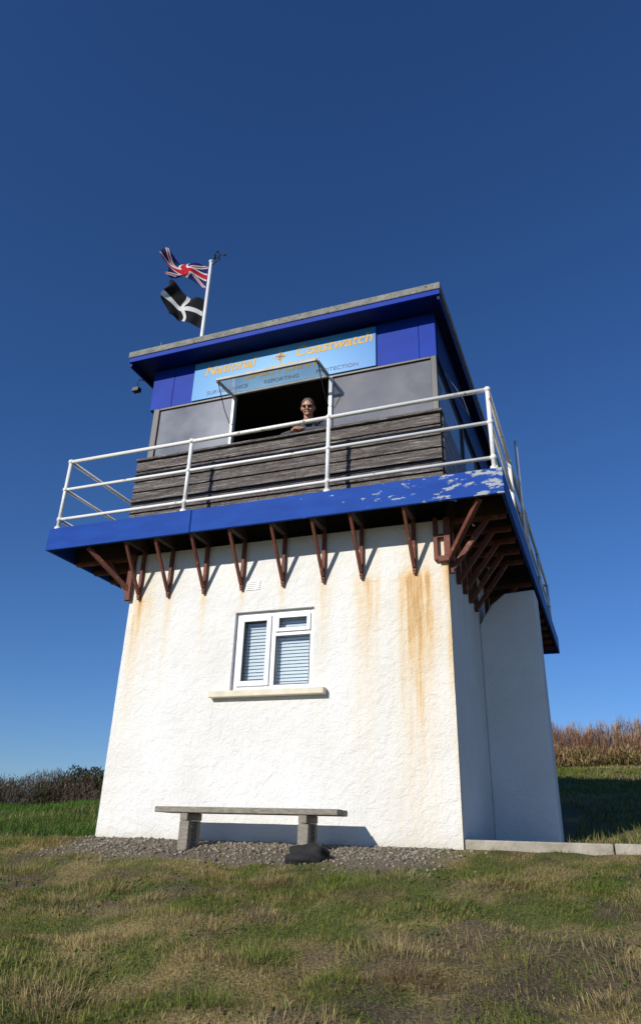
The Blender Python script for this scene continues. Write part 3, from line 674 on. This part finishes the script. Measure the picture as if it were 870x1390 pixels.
fwd=Vector((.22,-.86,-.34)).normalized();rt=fwd.cross(Vector((0,0,1))).normalized();upv=rt.cross(fwd)
HM=Matrix((rt*-1,-fwd,upv)).transposed()
hc=Vector((x0-.02,.02,4.785))
def place(mb,name,mt_,sm=True):
    vv=[tuple(hc+HM@Vector(v)) for v in mb.v];return mesh_obj(name,vv,mb.f,mt_,MAN,sm)
def hf(p):
    q=Vector(p)
    if q.z<0: q.x*=1-.28*(-q.z)**1.3; q.y*=1-.12*(-q.z)
    if q.y<0 and q.z>-.7: q.y*=.93
    if q.y>0: q.y*=1.05+.05*max(q.z,0)
    return q
h=MB();h.ball((0,0,0),.080,.098,.122,28,20,hf)
h.ball((0,-.100,-.018),.014,.020,.026,10,8);h.ball((0,-.112,-.030),.017,.012,.011,10,8)
h.ball((.082,.008,-.008),.010,.018,.030,8,8);h.ball((-.082,.008,-.008),.010,.018,.030,8,8)
h.ball((0,-.082,-.090),.028,.020,.020,10,8)
h.ball((0,-.086,.022),.055,.016,.010,12,6)
h.ball((.038,-.078,-.028),.024,.016,.020,10,6);h.ball((-.038,-.078,-.028),.024,.016,.020,10,6)
h.tube([(0,.02,-.07),(0,.06,-.17)],.055,14,.060)
place(h,'head',M_sk)
h=MB()
def hair(p):
    q=hf(p)
    line=.62-.55*abs(p.x)          # receding hairline, lower at the temples
    front=p.y<-.12 and p.z<line
    if front or p.z<-.30: q=q*.88
    return q*(1.05+.015*math.sin(p.x*23+p.y*17))
h.ball((0,.004,.004),.082,.098,.123,40,28,hair);place(h,'hair',M_hair)
h=MB();h.ball((.032,-.098,.004),.025,.008,.018,12,8);h.ball((-.032,-.098,.004),.025,.008,.018,12,8);h.tube([(-.07,-.085,.012),(0,-.107,.012),(.07,-.085,.012)],.004,6)
h.tube([(.07,-.085,.012),(.083,.01,.006)],.003,5);h.tube([(-.07,-.085,.012),(-.083,.01,.006)],.003,5);place(h,'sunglasses',M_lens)
h=MB();h.tube([(-.026,-.088,-.052),(0,-.098,-.060),(.026,-.088,-.052)],.006,8);place(h,'mouth',mat('lips_teeth',(.6,.42,.36)))
h=MB();h.tube([(0,.045,-.135),(0,.065,-.165)],.068,14,.078);place(h,'shirt_collar',M_sh)
def hand(name,wr,d,side,up=(0,0,1)):
    wr=Vector(wr);d=Vector(d).normalized();u=Vector(up);s_=d.cross(u).normalized()*side;u=s_.cross(d).normalized()*side
    if u.z<0:u=-u
    V=[wr,wr+d*.045];E=[(0,1)];Rr=[(.028,.02),(.034,.016)]
    for k,(off,ln_) in enumerate([(-.030,.070),(-.010,.080),(.010,.075),(.029,.058)]):
        b0=len(V);base=wr+d*.085+s_*off
        V+= [base,base+d*ln_*.42+u*.006,base+d*ln_*.72-u*.012,base+d*ln_*.85-u*.03];E+= [(1,b0),(b0,b0+1),(b0+1,b0+2),(b0+2,b0+3)];Rr+= [.012,.0095,.0088,.0078]
    b0=len(V);V+= [wr+d*.03-s_*.035,wr+d*.06-s_*.055-u*.005,wr+d*.085-s_*.058-u*.012];E+= [(1,b0),(b0,b0+1),(b0+1,b0+2)];Rr+= [.013,.011,.009]
    skin(name,[tuple(v) for v in V],E,Rr,M_sk,MAN,1)
hand('hand_1',(x0-.175,-.085,4.415),(.75,-.55,-.05),1)
hand('hand_2',(x0-.0,-.085,4.420),(-.85,-.45,.02),-1)
